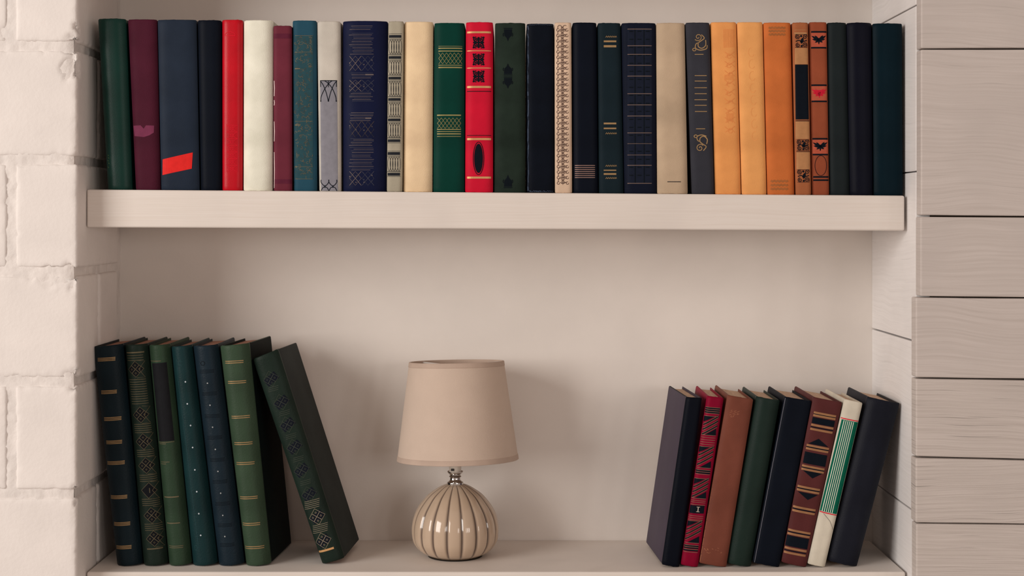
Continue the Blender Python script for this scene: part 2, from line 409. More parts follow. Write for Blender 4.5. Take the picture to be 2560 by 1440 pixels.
        if stuff: o['kind'] = 'stuff'
        return o
def cloth(name, rgb, rough=.62, spec=.3, var=.10, bump=.18, vs=22, bs=900): return mat(name, tuple(max(.0022, v-.0015) for v in A(*rgb)), rough, spec, var, vs, bump, bs)
def ink(name, rgb, rough=.6, metal=0): return mat(name, tuple(max(.0022, v-.0015) for v in A(*rgb)), rough, .06, .06, 120, 0, metal=metal)
gold = ink('gilt_foil', (150, 116, 78), .45, .35); dimgold = ink('rubbed_gilt_foil', (104, 88, 66), .5, .2)
gold2 = ink('bright_gilt_foil', (188, 138, 90), .45, .3); black = ink('black_ink', (14, 18, 24)); fade = ink('faint_gilt_foil', (66, 64, 56), .55, .1)
V1, V2, V3, V4, V5, V6 = [(1/3, x, 20) for x in (200, 600, 960, 1300, 1640, 1900)]
V7, V8, VR2, VR3 = (.43056, 200, 820), (.43056, 520, 820), (.34722, 1600, 940), (.34722, 1880, 940)
TOPG = 'books standing on the upper shelf'
UP = [  # (tl, tr, bl, br) columns of the spine, head row, tail row, colour, roughness, spine bulge, power, label
 ((241, 312, 266, 328), 46, 473, (8, 44, 36), .38, .007, 3, 'plain deep green glossy book slanting beside the white blocks'),
 ((317, 391, 337, 400), 48, 474, (68, 24, 36), .6, .005, 4, 'maroon cloth book with a pale rubbed patch low on its spine'),
 ((392, 490, 401, 498), 49, 475, (33, 39, 49), .5, .004, 5, 'wide slate blue book with a slanted red label on its spine'),
 ((492, 552, 500, 553), 50, 476, (14, 17, 24), .5, .005, 3.5, 'plain blue-black book between the slate book and the red book'),
 ((553, 606, 553, 605), 49, 477, (176, 4, 24), .36, .005, 4, 'bright red glossy book with a faint embossed net, no black print'),
 ((607, 682, 606, 680), 50, 478, (228, 210, 182), .55, .007, 3, 'plain ivory white book beside the bright red glossy one'),
 ((682.5, 729, 683, 730), 64, 478, (98, 38, 48), .5, .003, 6, 'short plum red book with a scuffed white edge, lower than its row'),
 ((730, 791, 733, 792), 51, 479, (36, 68, 80), .5, .004, 5, 'teal blue book covered with rubbed gilt scrollwork'),
 ((791.5, 851, 797, 853), 53, 480, (184, 170, 154), .55, .004, 5, 'pale grey book with a lilac grey panel and looping black lines'),
 ((855, 969, 855, 965), 52, 481, (20, 23, 46), .5, .008, 3.5, 'thick navy book with gilt rules and crossed diamonds'),
 ((970, 1009.5, 966, 1006), 53, 481, (158, 144, 122), .65, .003, 5, 'taupe book with black bars and bands of interlaced ovals'),
 ((1010, 1083, 1007, 1081), 54, 482, (226, 182, 142), .6, .006, 3.5, 'plain peach cream book beside the green lattice book'),
 ((1085, 1162, 1082, 1161), 57, 483, (8, 50, 40), .5, .005, 4, 'green book with two gilt lattice bands on its spine'),
 ((1164, 1233, 1162, 1233), 55, 483, (190, 22, 44), .5, .005, 4, 'red book with gilt bars, black knots and a black oval'),
 ((1237, 1314, 1235, 1314), 57, 483, (34, 42, 34), .65, .005, 4, 'dark olive green book with dark pendant ornaments'),
 ((1316, 1385, 1317, 1386), 59, 483, (13, 16, 23), .55, .004, 5, 'plain navy book with whitish worn edges on its spine'),
 ((1386, 1429, 1387, 1431), 56, 484, (200, 166, 138), .65, .003, 6, 'beige book with a full column of brown lace ornament'),
 ((1431, 1492, 1433, 1496), 56, 484, (13, 16, 24), .5, .005, 4, 'navy book with seven thin copper rules near its foot'),
 ((1494, 1552, 1497, 1560), 57, 484, (22, 32, 36), .55, .004, 4.5, 'blackish green book with gilt double bars at head, middle and foot'),
 ((1553.5, 1640.5, 1561, 1643), 57, 485, (18, 21, 33), .55, .005, 5, 'dark navy book with a tooled grid and copper rules'),
 ((1641, 1713, 1643.5, 1721), 57, 485, (180, 151, 122), .75, .005, 4, 'stained tan linen book with one short black line at its foot'),
 ((1714, 1775, 1730, 1787), 56, 486, (50, 48, 52), .6, .004, 5, 'charcoal book with gilt scrolls and a ladder of short rules'),
 ((1777, 1842, 1788, 1854), 55, 486, (226, 140, 78), .6, .004, 4.5, 'orange book with a faint embossed ornament down its spine'),
 ((1843, 1908, 1855, 1918), 55, 486, (230, 146, 84), .6, .004, 4.5, 'plain light orange book between two other orange books'),
 ((1909, 1978, 1919, 1988), 56, 486, (186, 98, 48), .6, .004, 4.5, 'rust orange book with faded brown bars at head and foot'),
 ((1981, 2021.5, 1990, 2029.5), 56, 487, (152, 86, 52), .6, .003, 5, 'thin tan brown book with a long black label and black vignettes'),
 ((2023, 2068, 2030.5, 2074.5), 55, 487, (136, 66, 42), .6, .003, 5, 'chestnut book with black leaf sprays and one red leaf spray'),
 ((2069, 2118, 2075, 2127), 56, 487, (28, 32, 32), .5, .005, 3, 'plain blackish grey-green book beside the chestnut leaf book'),
 ((2119, 2182, 2127.5, 2185.5), 56, 488, (16, 16, 24), .45, .007, 2.6, 'plain black book between the grey-green and the dark teal book'),
 ((2183, 2258, 2186, 2260), 58, 488, (8, 25, 31), .45, .005, 3, 'plain dark teal book at the board wall end of its row'),
]
def shelf_row(x): return 473.5+(x-216.5)*(489-473.5)/(2262-216.5)
U = []
rnd = random.Random(11)
for i, (cols, yt, yb, rgb, ro, bul, pw, lab) in enumerate(UP):
    y0 = YS+.004+rnd.uniform(-.001, .0025)
    sy = lambda x: HY-(HY-shelf_row(x))*(D+YS)/(D+y0)          # the same height seen at the spine's distance
    q = ((cols[0], yt), (cols[1], yt), (cols[2], sy(cols[2])), (cols[3], sy(cols[3])))
    extra = dict(var=.10)
    if i == 20: extra = dict(var=.13, vs=14)
    if i in (14, 15): extra = dict(var=.2)
    m = cloth('book_cloth_'+lab.split(' book')[0].replace(' ', '_').replace('-', '_'), rgb, ro, .06 if ro > .4 else .22, bump=.15 if ro < .55 else .3, **extra)
    U.append(Book(q, y0, rnd.uniform(.13, .155), m, lab, TOPG, bul, pw))
# ---- prints on the upper row
b = U[1]; Dec(b, V1).poly([(395, 882), (455, 880), (478, 905), (495, 880), (555, 882), (553, 935), (520, 955), (480, 968), (405, 960)]).done('rubbed_patch', ink('rubbed_plum', (108, 46, 66)))
b = U[2]; Dec(b, V1).poly([(617, 1135), (845, 1083), (838, 1205), (615, 1253)]).done('red_label', ink('red_label_paper', (204, 38, 34), .5), label='slanted red label')
b = U[0]; d = Dec(b, V1)
for k, (x, y) in enumerate(((205, 1100), (208, 1120), (203, 1140), (210, 1160), (205, 1190))): d.line([(x, y), (x+6, y+9)], 2.5)
d.done('worn_fleck', ink('worn_fleck', (110, 120, 70)), join=True)
red2 = ink('embossed_red', (200, 26, 40), .45); d = Dec(U[4], V1)
for k in range(7):
    y = 880+k*50; d.line([(1102, y), (1140, y+25), (1180, y)], 3); d.line([(1102, y+50), (1140, y+25), (1180, y+50)], 3); d.arc(1140, y+25, 12, 12, wd=3, n=10); d.h(1100, 1182, y, 3)
d.line([(1100, 870), (1100, 1230)], 3).line([(1183, 870), (1183, 1230)], 3)
d.arc(1125, 205, 40, 26, 180, 360, 4); d.h(1088, 1165, 208, 4)
d.done('embossed_net', red2, join=True)
d = Dec(U[6], V2)
for (y0, y1) in ((545, 660), (690, 730), (850, 1000), (1080, 1350)):
    d.line([(254, y0), (257, (y0+y1)/2), (254, y1)], 6)
d.done('scuffed_edge', ink('scuff_white', (206, 178, 168)), join=True)
d = Dec(U[6], V2); d.rect(252, 192, 385, 228).rect(252, 1285, 388, 1317); d.done('spine_band', ink('plum_band', (84, 30, 44)))
r = random.Random(5)
d = Dec(U[7], V2); d.rect(408, 205, 548, 1285); d.done('spine_panel', ink('teal_panel', (40, 66, 70)), .0002)
for mm, nn in ((dimgold, 150), (fade, 150)):
    d = Dec(U[7], V2)
    for k in range(nn):
        x, y = r.uniform(415, 538), r.uniform(215, 1275); a = r.uniform(0, 360)
        d.arc(x, y, r.uniform(5, 12), r.uniform(5, 12), a, a+r.uniform(120, 240), 2.4, 6)
    if mm is dimgold:
        d.h(410, 452, 455, 7).h(410, 455, 877, 7)
        for yy in (207, 330, 850, 1190, 1282): d.h(412, 545, yy, 2.4)
        for k in range(14): d.line([(r.uniform(520, 535), 210+k*9), (r.uniform(530, 542), 214+k*9)], 4)
    d.done('gilt_scrollwork', mm, .00035 if mm is dimgold else .0003, join=True)
d = Dec(U[8], V2); d.poly([(600, 548), (728, 548), (735, 1379), (608, 1379)]); d.done('spine_panel', ink('lilac_grey_panel', (124, 117, 119)), .0002, 'lilac grey panel')
d = Dec(U[8], V2); W5 = 5.5
d.h(600, 728, 545, 6); d.curve([(605, 700), (610, 660), (640, 600), (672, 560), (690, 547)], W5).curve([(722, 700), (716, 660), (690, 600), (655, 560), (635, 547)], W5)
d.curve([(602, 548), (622, 575), (645, 630), (663, 700)], W5).curve([(725, 548), (704, 575), (681, 630), (663, 700)], W5)
d.line([(604, 548), (604, 592)], 5).line([(663, 548), (663, 594)], 5).line([(723, 548), (723, 592)], 5)
for x in (607, 667):
    d.curve([(x, 1288), (x+2, 1310), (x+30, 1335), (x+57, 1310), (x+58, 1288)], W5); d.curve([(x, 1375), (x+12, 1350), (x+30, 1342), (x+48, 1350), (x+60, 1375)], W5); d.line([(x+30, 1330), (x+30, 1348)], 8)
d.disc(605, 698, 5).disc(663, 698, 5).disc(722, 698, 5); d.done('looping_line_print', black, .00035)
for mm, off in ((ink('brown_grey_foil', (108, 92, 84), .5, .1), 0), (ink('faint_blue_grey_foil', (66, 64, 72), .55), 1)):
    d = Dec(U[9], V2); r = random.Random(9+off)
    rows = [135, 148, 160]+list(range(190, 350, 12))+[488, 500, 512, 524]+list(range(632, 705, 11))+list(range(785, 848, 10))+list(range(980, 1035, 10))+list(range(1045, 1215, 13))
    for k, y in enumerate(rows):
        if (k % 2 == off):
            x = 815; d.h(x+r.uniform(0, 40), 1005-r.uniform(0, 30), y, 2.6)
    for (ya, yb2) in ((360, 470), (540, 625), (850, 970), (1225, 1330)):
        for x in (820, 915):
            if (x == 820) == (off == 0) or ya == 850:
                d.line([(x, ya), (x+90, yb2)], 3.2).line([(x+90, ya), (x, yb2)], 3.2).line([(x, (ya+yb2)/2), (x+45, ya), (x+90, (ya+yb2)/2), (x+45, yb2)], 2.2, True)
        for x in (822, 870, 930, 990): d.disc(x, (ya+yb2)/2+r.uniform(-30, 30), 4, n=8)
    if not off: d.h(940, 1002, 500, 8).h(940, 985, 826, 8)
    d.done('gilt_tooling', mm, .0003, join=True)
d = Dec(U[10], V2)
bars = [213, 371, 526, 686, 839, 995]
def ovals(y0, y1, sh):
    for k in range(5):
        d.arc(1127+k*18.5+sh, (y0+y1)/2, 11, (y1-y0)/2-3, wd=2.8, n=16)
    d.h(1113+sh, 1212+sh, y0, 2.6).h(1113+sh, 1212+sh, y1, 2.6)
for k, y in enumerate(bars):
    sh = -(y-213)*.011; d.rect(1116+sh, y-10, 1210+sh, y+10); d.h(1112+sh, 1214+sh, y-19, 2.5).h(1112+sh, 1214+sh, y+17, 2.5)
    if k < 5: ovals(y+24, bars[k+1]-24, sh)
for y in (1091, 1247): d.rect(1106, y-11, 1200, y+11); d.h(1102, 1203, y-19, 2.5).h(1102, 1203, y+17, 2.5)
ovals(1115, 1224, -9); d.done('oval_band_print', ink('soft_black_ink', (34, 34, 36)), .0003)
d = Dec(U[12], V3)
def lattice(x0, x1, y0, y1, n=6, wd=2.6):
    s_ = (x1-x0)/n
    for k in range(-2, n+1):
        for sg in (0, 1):
            a, b2 = (x0+k*s_, x0+(k+2)*s_)
            ya, yb2 = (y0, y1) if sg else (y1, y0)
            # clip to the band
            pa, pb = max(a, x0), min(b2, x1)
            if pb-pa < 2: continue
            d.line([(pa, ya+(yb2-ya)*(pa-a)/(b2-a)), (pb, ya+(yb2-ya)*(pb-a)/(b2-a))], wd)
lattice(410, 586, 336, 420); lattice(400, 576, 824, 904)
d.h(408, 587, 302, 8).h(408, 587, 323, 7).h(408, 585, 429, 5).h(408, 585, 446, 9).h(398, 577, 804, 9).h(398, 577, 911, 6).h(398, 577, 927, 5).h(398, 577, 944, 8)
d.h(408, 587, 287, 3).h(398, 577, 963, 4); d.done('gilt_lattice_band', ink('green_gilt_foil', (142, 124, 78), .5, .3), .0003)
d = Dec(U[13], V3)
for y, wd in ((182, 14), (321, 6), (450, 6), (592, 15), (983, 15), (1272, 15)): d.h(622, 803, y, wd)
d.done('gilt_bar', gold2, .0003)
d = Dec(U[13], V3); d.h(622, 803, 625, 5).h(622, 803, 955, 4)
for cy in (259, 386, 513):
    for sx in (-1, 1):
        for sy_ in (-1, 1):
            d.spiral(709+sx*22, cy+sy_*22, 4, 19, (0 if sx > 0 else math.pi), 1.3*sx*sy_, 8); d.disc(709+sx*38, cy+sy_*38, 7)
    d.rect(702, cy-42, 716, cy+42).rect(668, cy-6, 750, cy+6); d.arc(709, cy, 33, 33, wd=6)
d.arc(709, 1128, 40, 122, wd=5, n=36); d.disc(709, 1128, 33, 110, 30); d.done('black_knot_print', black, .0003)
d = Dec(U[14], V3)
for (y0, y1) in ((150, 250), (415, 505), (515, 605), (1250, 1350)):
    cy, hh = (y0+y1)/2, (y1-y0)/2; up = -1 if y0 in (415, 1250) else 1
    d.poly([(900, cy-up*hh*.8), (960, cy-up*hh*.8), (958, cy+up*hh*.1), (938, cy+up*hh*.5), (929, cy+up*hh), (920, cy+up*hh*.5), (902, cy+up*hh*.1)])
    d.h(898, 962, cy-up*hh*.95, 6); d.arc(929, cy, 36, hh*.5, 150, 210, 5).arc(929, cy, 36, hh*.5, -30, 30, 5)
d.done('pendant_ornament', ink('dark_blind_tooling', (14, 18, 22)), .0003)
r = random.Random(2); d = Dec(U[15], V3)
px_ = (1078, 130)
for k in range(40):
    nx_ = (1080+r.uniform(-3, 4), px_[1]+31); d.line([px_, nx_], r.uniform(2, 9)); px_ = nx_
for k in range(12): d.line([(1090+k*15, 126+r.uniform(-3, 3)), (1100+k*15, 126)], 4); d.line([(1090+k*15, 1376+r.uniform(-6, 3)), (1103+k*15, 1376)], r.uniform(3, 9))
d.done('worn_or_highlit_edge', ink('worn_grey', (58, 64, 76)), .0002, join=True)
d = Dec(U[16], V4)
for k in range(29):
    y = 145+k*41; cx = 317+k*.15
    for sx in (-1, 1):
        d.arc(cx+sx*20, y, 15, 15, 50 if sx > 0 else 130, 310 if sx > 0 else 410, 4, 12); d.arc(cx+sx*34, y+20, 9, 10, 0, 300, 4, 10); d.line([(cx, y+20), (cx+sx*24, y+16)], 4)
        d.disc(cx+sx*8, y+20, 5, n=8)
    d.line([(cx, y-6), (cx, y+34)], 3)
d.done('lace_print', ink('brown_ink', (84, 60, 52)), .0003, join=True)
d = Dec(U[17], V4)
for k in range(7): d.h(412, 563, 1181+k*15, 5.5)
copper = ink('copper_foil', (136, 104, 92), .5, .2); d.done('copper_rule', copper, .0003)
d = Dec(U[18], V4)
for y, wd in ((250, 13), (287, 16), (866, 13), (903, 11), (1217, 8), (1245, 13)): d.h(628, 722, y, wd)
for y in (215, 940, 1183, 1275):
    for k in range(6): d.line([(642+k*14, y+6), (650+k*14, y-6), (654+k*14, y+5)], 4)
d.done('gilt_double_bar', gold, .0003)
d = Dec(U[19], V4); d.rect(806, 150, 990, 1320); d.done('tooled_panel', ink('navy_panel', (24, 27, 38)), .0002)
d = Dec(U[19], V4)
for x in (862, 930): d.line([(x, 152), (x+2, 1318)], 8)
for k in range(19):
    for x in (835, 896, 958): d.h(x-15, x+15, 175+k*60, 8)
d.done('blind_tooling', ink('dark_blind_tooling', (14, 18, 22)), .0003, join=True)
d = Dec(U[19], V4)
for y in (158, 283, 348, 430, 511, 643, 727, 810, 937, 1017, 1102, 1180, 1315): d.h(806, 988, y, 4.5 if y not in (1017, 1102) else 3)
d.done('copper_rule', ink('dim_copper_foil', (116, 92, 80), .5, .2), .0004)
d = Dec(U[20], V4); d.h(1105, 1207, 1303, 5); d.done('short_rule', black)
d = Dec(U[21], V5)
for y, x0, x1 in ((348, 290, 356), (507, 290, 380), (548, 290, 380), (598, 288, 382), (643, 290, 380), (688, 288, 382), (730, 290, 380), (776, 292, 382), (906, 300, 368)): d.h(x0, x1, y, 5.5)
d.spiral(316, 218, 5, 30, 0, 1.4, 6)
d.curve([(340, 200), (362, 225), (340, 245), (318, 262), (318, 290), (345, 302), (372, 280), (372, 240)], 7); d.curve([(318, 262), (300, 270), (296, 300), (330, 316), (378, 305), (384, 278)], 7); d.arc(287, 312, 12, 10, wd=6)
d.spiral(330, 1050, 5, 30, 3.1, 1.4, 6); d.curve([(355, 1070), (376, 1040), (350, 1020), (330, 1002), (332, 975), (358, 962), (384, 985), (380, 1020)], 7); d.curve([(330, 1002), (312, 992), (308, 965), (340, 952), (378, 962)], 7); d.arc(298, 962, 12, 10, wd=6)
d.done('gilt_scroll', gold, .0003)
emb = ink('embossed_orange', (214, 130, 72)); d = Dec(U[22], V5); r = random.Random(4)
for k in range(8): d.line([(508+k*11, 158), (510+k*11, 300-k)], 2.5)
for k in range(9):
    y = 330+k*70; d.line([(515, y), (550, y+28), (590, y-4)], 3.5).line([(520, y+40), (560, y+16), (592, y+42)], 3); d.arc(552+r.uniform(-8, 8), y+30, 16, 18, r.uniform(0, 180), r.uniform(200, 420), 3)
for k in range(8): d.line([(515+k*9, 500), (515+k*9, 540)], 1.8); d.line([(530+k*7, 790), (530+k*7, 850)], 1.6)
d.done('embossed_ornament', emb, .0003, join=True)
emb2 = ink('embossed_light_orange', (227, 144, 82)); d = Dec(U[23], V5)
for k in range(8): d.arc(715+k*4, 330+k*90, 22, 34, 30, 290, 3)
d.done('embossed_ornament', emb2, .0002, join=True)
d = Dec(U[24], V5)
for y0, x0, x1 in ((148, 846, 970), (172, 846, 970), (198, 846, 970), (1298, 862, 990), (1328, 862, 990), (1356, 862, 990)):
    n = 10; d.line([(x0+(x1-x0)*k/n, y0+(4 if k % 2 else -3)) for k in range(n+1)], 15)
d.done('faded_bar', ink('faded_brown', (150, 88, 48)), .0002)
tan_ = ink('tan_field', (164, 112, 72)); d = Dec(U[25], V6)
d.rect(262, 300, 360, 422).rect(268, 850, 372, 982).rect(274, 1080, 376, 1210).h(258, 352, 165, 3).rect(258, 182, 352, 197); d.done('tan_field', tan_, .0002)
d = Dec(U[25], V6); d.poly([(263, 424), (362, 424), (368, 836), (268, 836)]); d.h(268, 370, 846, 5).h(274, 376, 1077, 4)
for (x0, y0, y1) in ((262, 197, 297), (275, 987, 1070), (278, 1212, 1308)):
    cy = (y0+y1)/2; d.spiral(x0+20, y0+20, 3, 19, 0, 1.8, 5); d.spiral(x0+74, y1-20, 3, 20, 2, 1.8, 5); d.spiral(x0+22, y1-18, 3, 17, 1, 1.6, 5); d.spiral(x0+76, y0+20, 3, 19, 3, 1.5, 5)
    d.poly([(x0+38, cy+6), (x0+46, cy-14), (x0+60, cy-26), (x0+66, cy-8), (x0+60, cy+12), (x0+48, cy+22)]); d.curve([(x0+6, cy+4), (x0+30, cy-4), (x0+52, cy+6), (x0+90, cy-4)], 7); d.h(x0+2, x0+94, y0+2, 3).h(x0+2, x0+94, y1-2, 3)
    d.disc(x0+46, y0+14, 8).disc(x0+50, y1-12, 8)
d.done('black_vignette', black, .0003)
def leaf(d, cx, cy, sw):
    def lf(x0, y0, x1, y1, wd):
        dx, dy = x1-x0, y1-y0; l = math.hypot(dx, dy); nx, ny = -dy/l*wd, dx/l*wd
        d.poly([(x0, y0), (x0+dx*.3+nx, y0+dy*.3+ny), (x0+dx*.7+nx*.8, y0+dy*.7+ny*.8), (x1, y1), (x0+dx*.7-nx*.8, y0+dy*.7-ny*.8), (x0+dx*.3-nx, y0+dy*.3-ny)])
    for ex, ey, wd in ((-56, -30, 9), (-30, -32, 9), (56, -32, 9), (32, -34, 9), (-52, -5, 8), (50, -6, 8), (0, -14, 8), (-30, 22, 7), (30, 20, 7), (0, 36, 6)): lf(cx, cy+6, cx+ex*sw, cy+ey*sw, wd*sw)
red_f = ink('leaf_band_field', (166, 76, 54)); d = Dec(U[26], V6)
d.rect(384, 186, 500, 292).rect(386, 586, 502, 694).rect(394, 988, 512, 1094); d.done('leaf_band', red_f, .0002)
d = Dec(U[26], V6)
for y, x0 in ((179, 384), (298, 384), (579, 386), (700, 388), (981, 394), (1099, 396), (1267, 400), (1291, 400)): d.h(x0, x0+116, y, 12)
leaf(d, 441, 238, 1); leaf(d, 452, 1038, 1); d.arc(456, 1182, 44, 75, wd=3.5, n=32); d.done('black_leaf_print', black, .0003)
d = Dec(U[26], V6); leaf(d, 445, 640, 1.0); d.disc(445, 636, 34, 22); d.done('red_leaf_print', ink('crimson_ink', (186, 28, 46)), .0003)
# ---- lower shelf, books leaning on the left pier
LG = 'books leaning against the white blocks'; RG = 'books leaning towards the board wall'
def LB(q, W, rgb, lab, rough=.45, c=.011, p=2.6, yaw=0, y0=.064, board=None):
    return Book(q, y0, W, cloth('book_cloth_'+lab.split(' book')[0].replace(' ', '_').replace('-', '_'), rgb, rough, .11, .12, .35, 18, 450), lab, LG, c, p, yaw, page_red, ZB, board=board)
LL = [
 LB(((227, 868), (303, 861), (287, 1418), (352, 1414)), .125, (18, 28, 32), 'blue-black leather book with eight triple gilt bands, leaning on the white blocks'),
 LB(((307, 863), (365, 860), (354, 1418), (416, 1413)), .118, (27, 36, 29), 'dark green book with a dense gilt column of diamonds and rules'),
 LB(((367, 864), (421, 861), (418, 1418), (476, 1413)), .122, (42, 56, 40), 'mossy green leather book with a long black label'),
 LB(((423, 868), (476, 863), (478, 1418), (541, 1413)), .12, (21, 42, 42), 'dark teal green book with a row of small silver dots'),
 LB(((478, 866), (542, 862), (543, 1418), (608, 1413)), .12, (23, 33, 39), 'dark blue-teal book with a row of small silver dots and tooled lines'),
 LB(((544, 866), (618, 859), (610, 1418), (673, 1414)), .125, (50, 63, 46), 'olive green leather book with eight gilt double rules', yaw=math.radians(4.5), board=cloth('shade_darkened_board_cloth', (16, 21, 19), .6, .06)),  # board colour darkened to carry the shade of the tilted book
 LB(((628, 899), (692, 874), (803, 1412), (859, 1397)), .112, (27, 36, 31), 'dark green book tilted far over with its board showing', .5, .007, 3, math.radians(4.5), .074, cloth('grey_green_board_cloth', (40, 42, 39), .6, .08)),
]
d = Dec(LL[0], V7)
for (x0, x1, y) in ((97, 203, 183), (118, 213, 373), (135, 238, 529), (147, 243, 665), (150, 258, 786), (170, 273, 985), (190, 290, 1141), (203, 298, 1277)):
    for k in (-8, 0, 8): d.h(x0, x1, y+k+3, 4.2, -.07)
d.done('gilt_triple_band', gold, .0003)
def diamond(d, cx, cy, r, wd, tilt=.09):
    T = lambda x, y: (cx+x+y*tilt, cy+y-x*tilt)
    d.line([T(0, -r), T(r, 0), T(0, r), T(-r, 0)], wd, True)
    d.line([T(-r/2, -r/2), T(r/2, r/2)], wd); d.line([T(r/2, -r/2), T(-r/2, r/2)], wd)
    for sx, sy_ in ((0, -r/2), (0, r/2), (-r/2, 0), (r/2, 0)): d.line([T(sx, sy_-5), T(sx+5, sy_), T(sx, sy_+5), T(sx-5, sy_)], wd*.7, True)
oldgold = ink('antique_gilt', (92, 80, 60), .5, .2); patch = ink('black_diamond_field', (20, 20, 22))
cxs = lambda y: 322+(y-240)*(430-322)/(1225-240)
d = Dec(LL[1], V7)
for y in (240, 505, 660, 800, 945, 1090, 1225):
    cx = cxs(y); d.poly([(cx, y-46), (cx+44, y), (cx, y+46), (cx-44, y)])
d.done('diamond_field', patch, .0002)
d = Dec(LL[1], V7)
for y in (240, 505, 660, 800, 945, 1090, 1225):
    cx = cxs(y)
    if y == 945: d.line([(cx, y-46), (cx+44, y), (cx, y+46), (cx-44, y)], 3, True); d.line([(cx+4, y-14), (cx+6, y+14)], 4)
    else: diamond(d, cx, y, 46, 3)
    d.line([(cx+8, y-52), (cx+50, y-48), (cx+20, y)], 2.5); d.line([(cx+20, y), (cx+54, y+46), (cx+10, y+50)], 2.5)
prev = [(160, 190, 14), (300, 450, 14), (560, 610, 12), (710, 750, 12), (855, 895, 12), (995, 1040, 12), (1140, 1180, 12)]
for (a, bb, st) in prev:
    for y in range(a, bb, st): cx = cxs(y); d.h(cx-48, cx+50, y+3, 3, -.06)
d.h(262, 368, 146, 8, -.06).h(388, 476, 1287, 7, -.06); d.done('gilt_diamond_column', oldgold, .0003)
d = Dec(LL[2], V7); d.poly([(412, 207), (500, 200), (545, 655), (455, 662)]); d.done('black_label', ink('worn_black_label', (26, 25, 26)), .00025, 'long black label')
d = Dec(LL[2], V7)
for x0, x1, y, wd in ((400, 470, 195, 3), (450, 545, 667, 3), (456, 500, 676, 3), (465, 520, 782, 3), (465, 500, 793, 3), (485, 572, 986, 6), (500, 580, 1138, 5), (512, 598, 1271, 3), (514, 598, 1281, 3)): d.h(x0, x1, y, wd, -.05)
d.done('gilt_rule', dimgold, .0003)
silver = ink('silver_foil', (170, 170, 168), .5)
d = Dec(LL[3], V7)
for x, y in ((612, 313), (623, 441), (642, 567), (654, 695), (667, 825), (678, 952), (690, 1080), (701, 1206)): d.disc(x, y, 4.6, n=10)
d.done('silver_dot', silver, .0003)
d = Dec(LL[3], V7); d.arc(585, 205, 12, 12, 60, 300, 3); d.line([(560, 180), (568, 300), (690, 1280)], 2.5); d.arc(672, 1280, 10, 14, wd=3)
d.done('blind_tooling', ink('teal_tooling', (34, 58, 58)), .0002, join=True)
d = Dec(LL[4], V7)
for x, y in ((740, 321), (755, 449), (770, 577), (786, 706), (801, 834), (817, 961), (829, 1090), (841, 1213)): d.disc(x, y, 4.2, n=10)
d.done('silver_dot', ink('dull_silver_foil', (146, 142, 136), .5), .0003)
d = Dec(LL[4], V7)
for k, y in enumerate((255, 385, 515, 640, 770, 897, 1025, 1150, 1265)):
    x = 733+(y-255)*.118
    for j in (-8, 0, 8): d.h(x-42, x+44, y+j, 2.6, -.06)
d.arc(712, 206, 12, 12, wd=3); d.done('blind_tooling', ink('dark_blind_tooling', (14, 18, 22)), .0002, join=True)
d = Dec(LL[5], V8)
for (x0, x1, y) in ((95, 203, 198), (112, 218, 315), (132, 240, 518), (148, 255, 672), (160, 267, 788), (180, 285, 988), (195, 300, 1142), (208, 322, 1278)):
    for k in (-6, 5): d.h(x0, x1, y+k+3, 4.4, -.05)
d.done('gilt_double_rule', gold, .0003)
pts = [(365, 295), (425, 430), (460, 560), (500, 690), (542, 825), (585, 965), (632, 1095), (668, 1235)]
d = Dec(LL[6], V8)
for (x, y) in pts: d.poly([(x+16, y-44), (x+48, y-8), (x-12, y+46), (x-44, y+12)])
d.done('diamond_field', ink('dark_diamond_field', (20, 22, 28)), .0002)
d = Dec(LL[6], V8)
for (x, y) in pts[:6]: diamond(d, x, y, 44, 2.6, .3)
for (x, y) in ((375, 350), (440, 490), (478, 625), (520, 757), (562, 893)):
    for k in range(3): d.h(x-26, x+34, y+k*11, 2.4, -.28)
d.done('rubbed_diamond_tooling', ink('rubbed_green_gilt', (60, 62, 52), .5), .0003, join=True)
d = Dec(LL[6], V8)
for (x, y) in pts[6:]: diamond(d, x, y, 46, 3.2, .3)
for (x, y) in ((600, 1030), (648, 1170)):
    for k in range(5): d.h(x-42, x+46, y-18+k*11, 2.6, -.26)
d.done('gilt_diamond_tooling', ink('dull_gilt', (128, 112, 92), .5, .2), .0003)
d = Dec(LL[6], V8); d.h(640, 730, 1303, 12, -.3); d.done('gilt_bar', gold2, .0003)
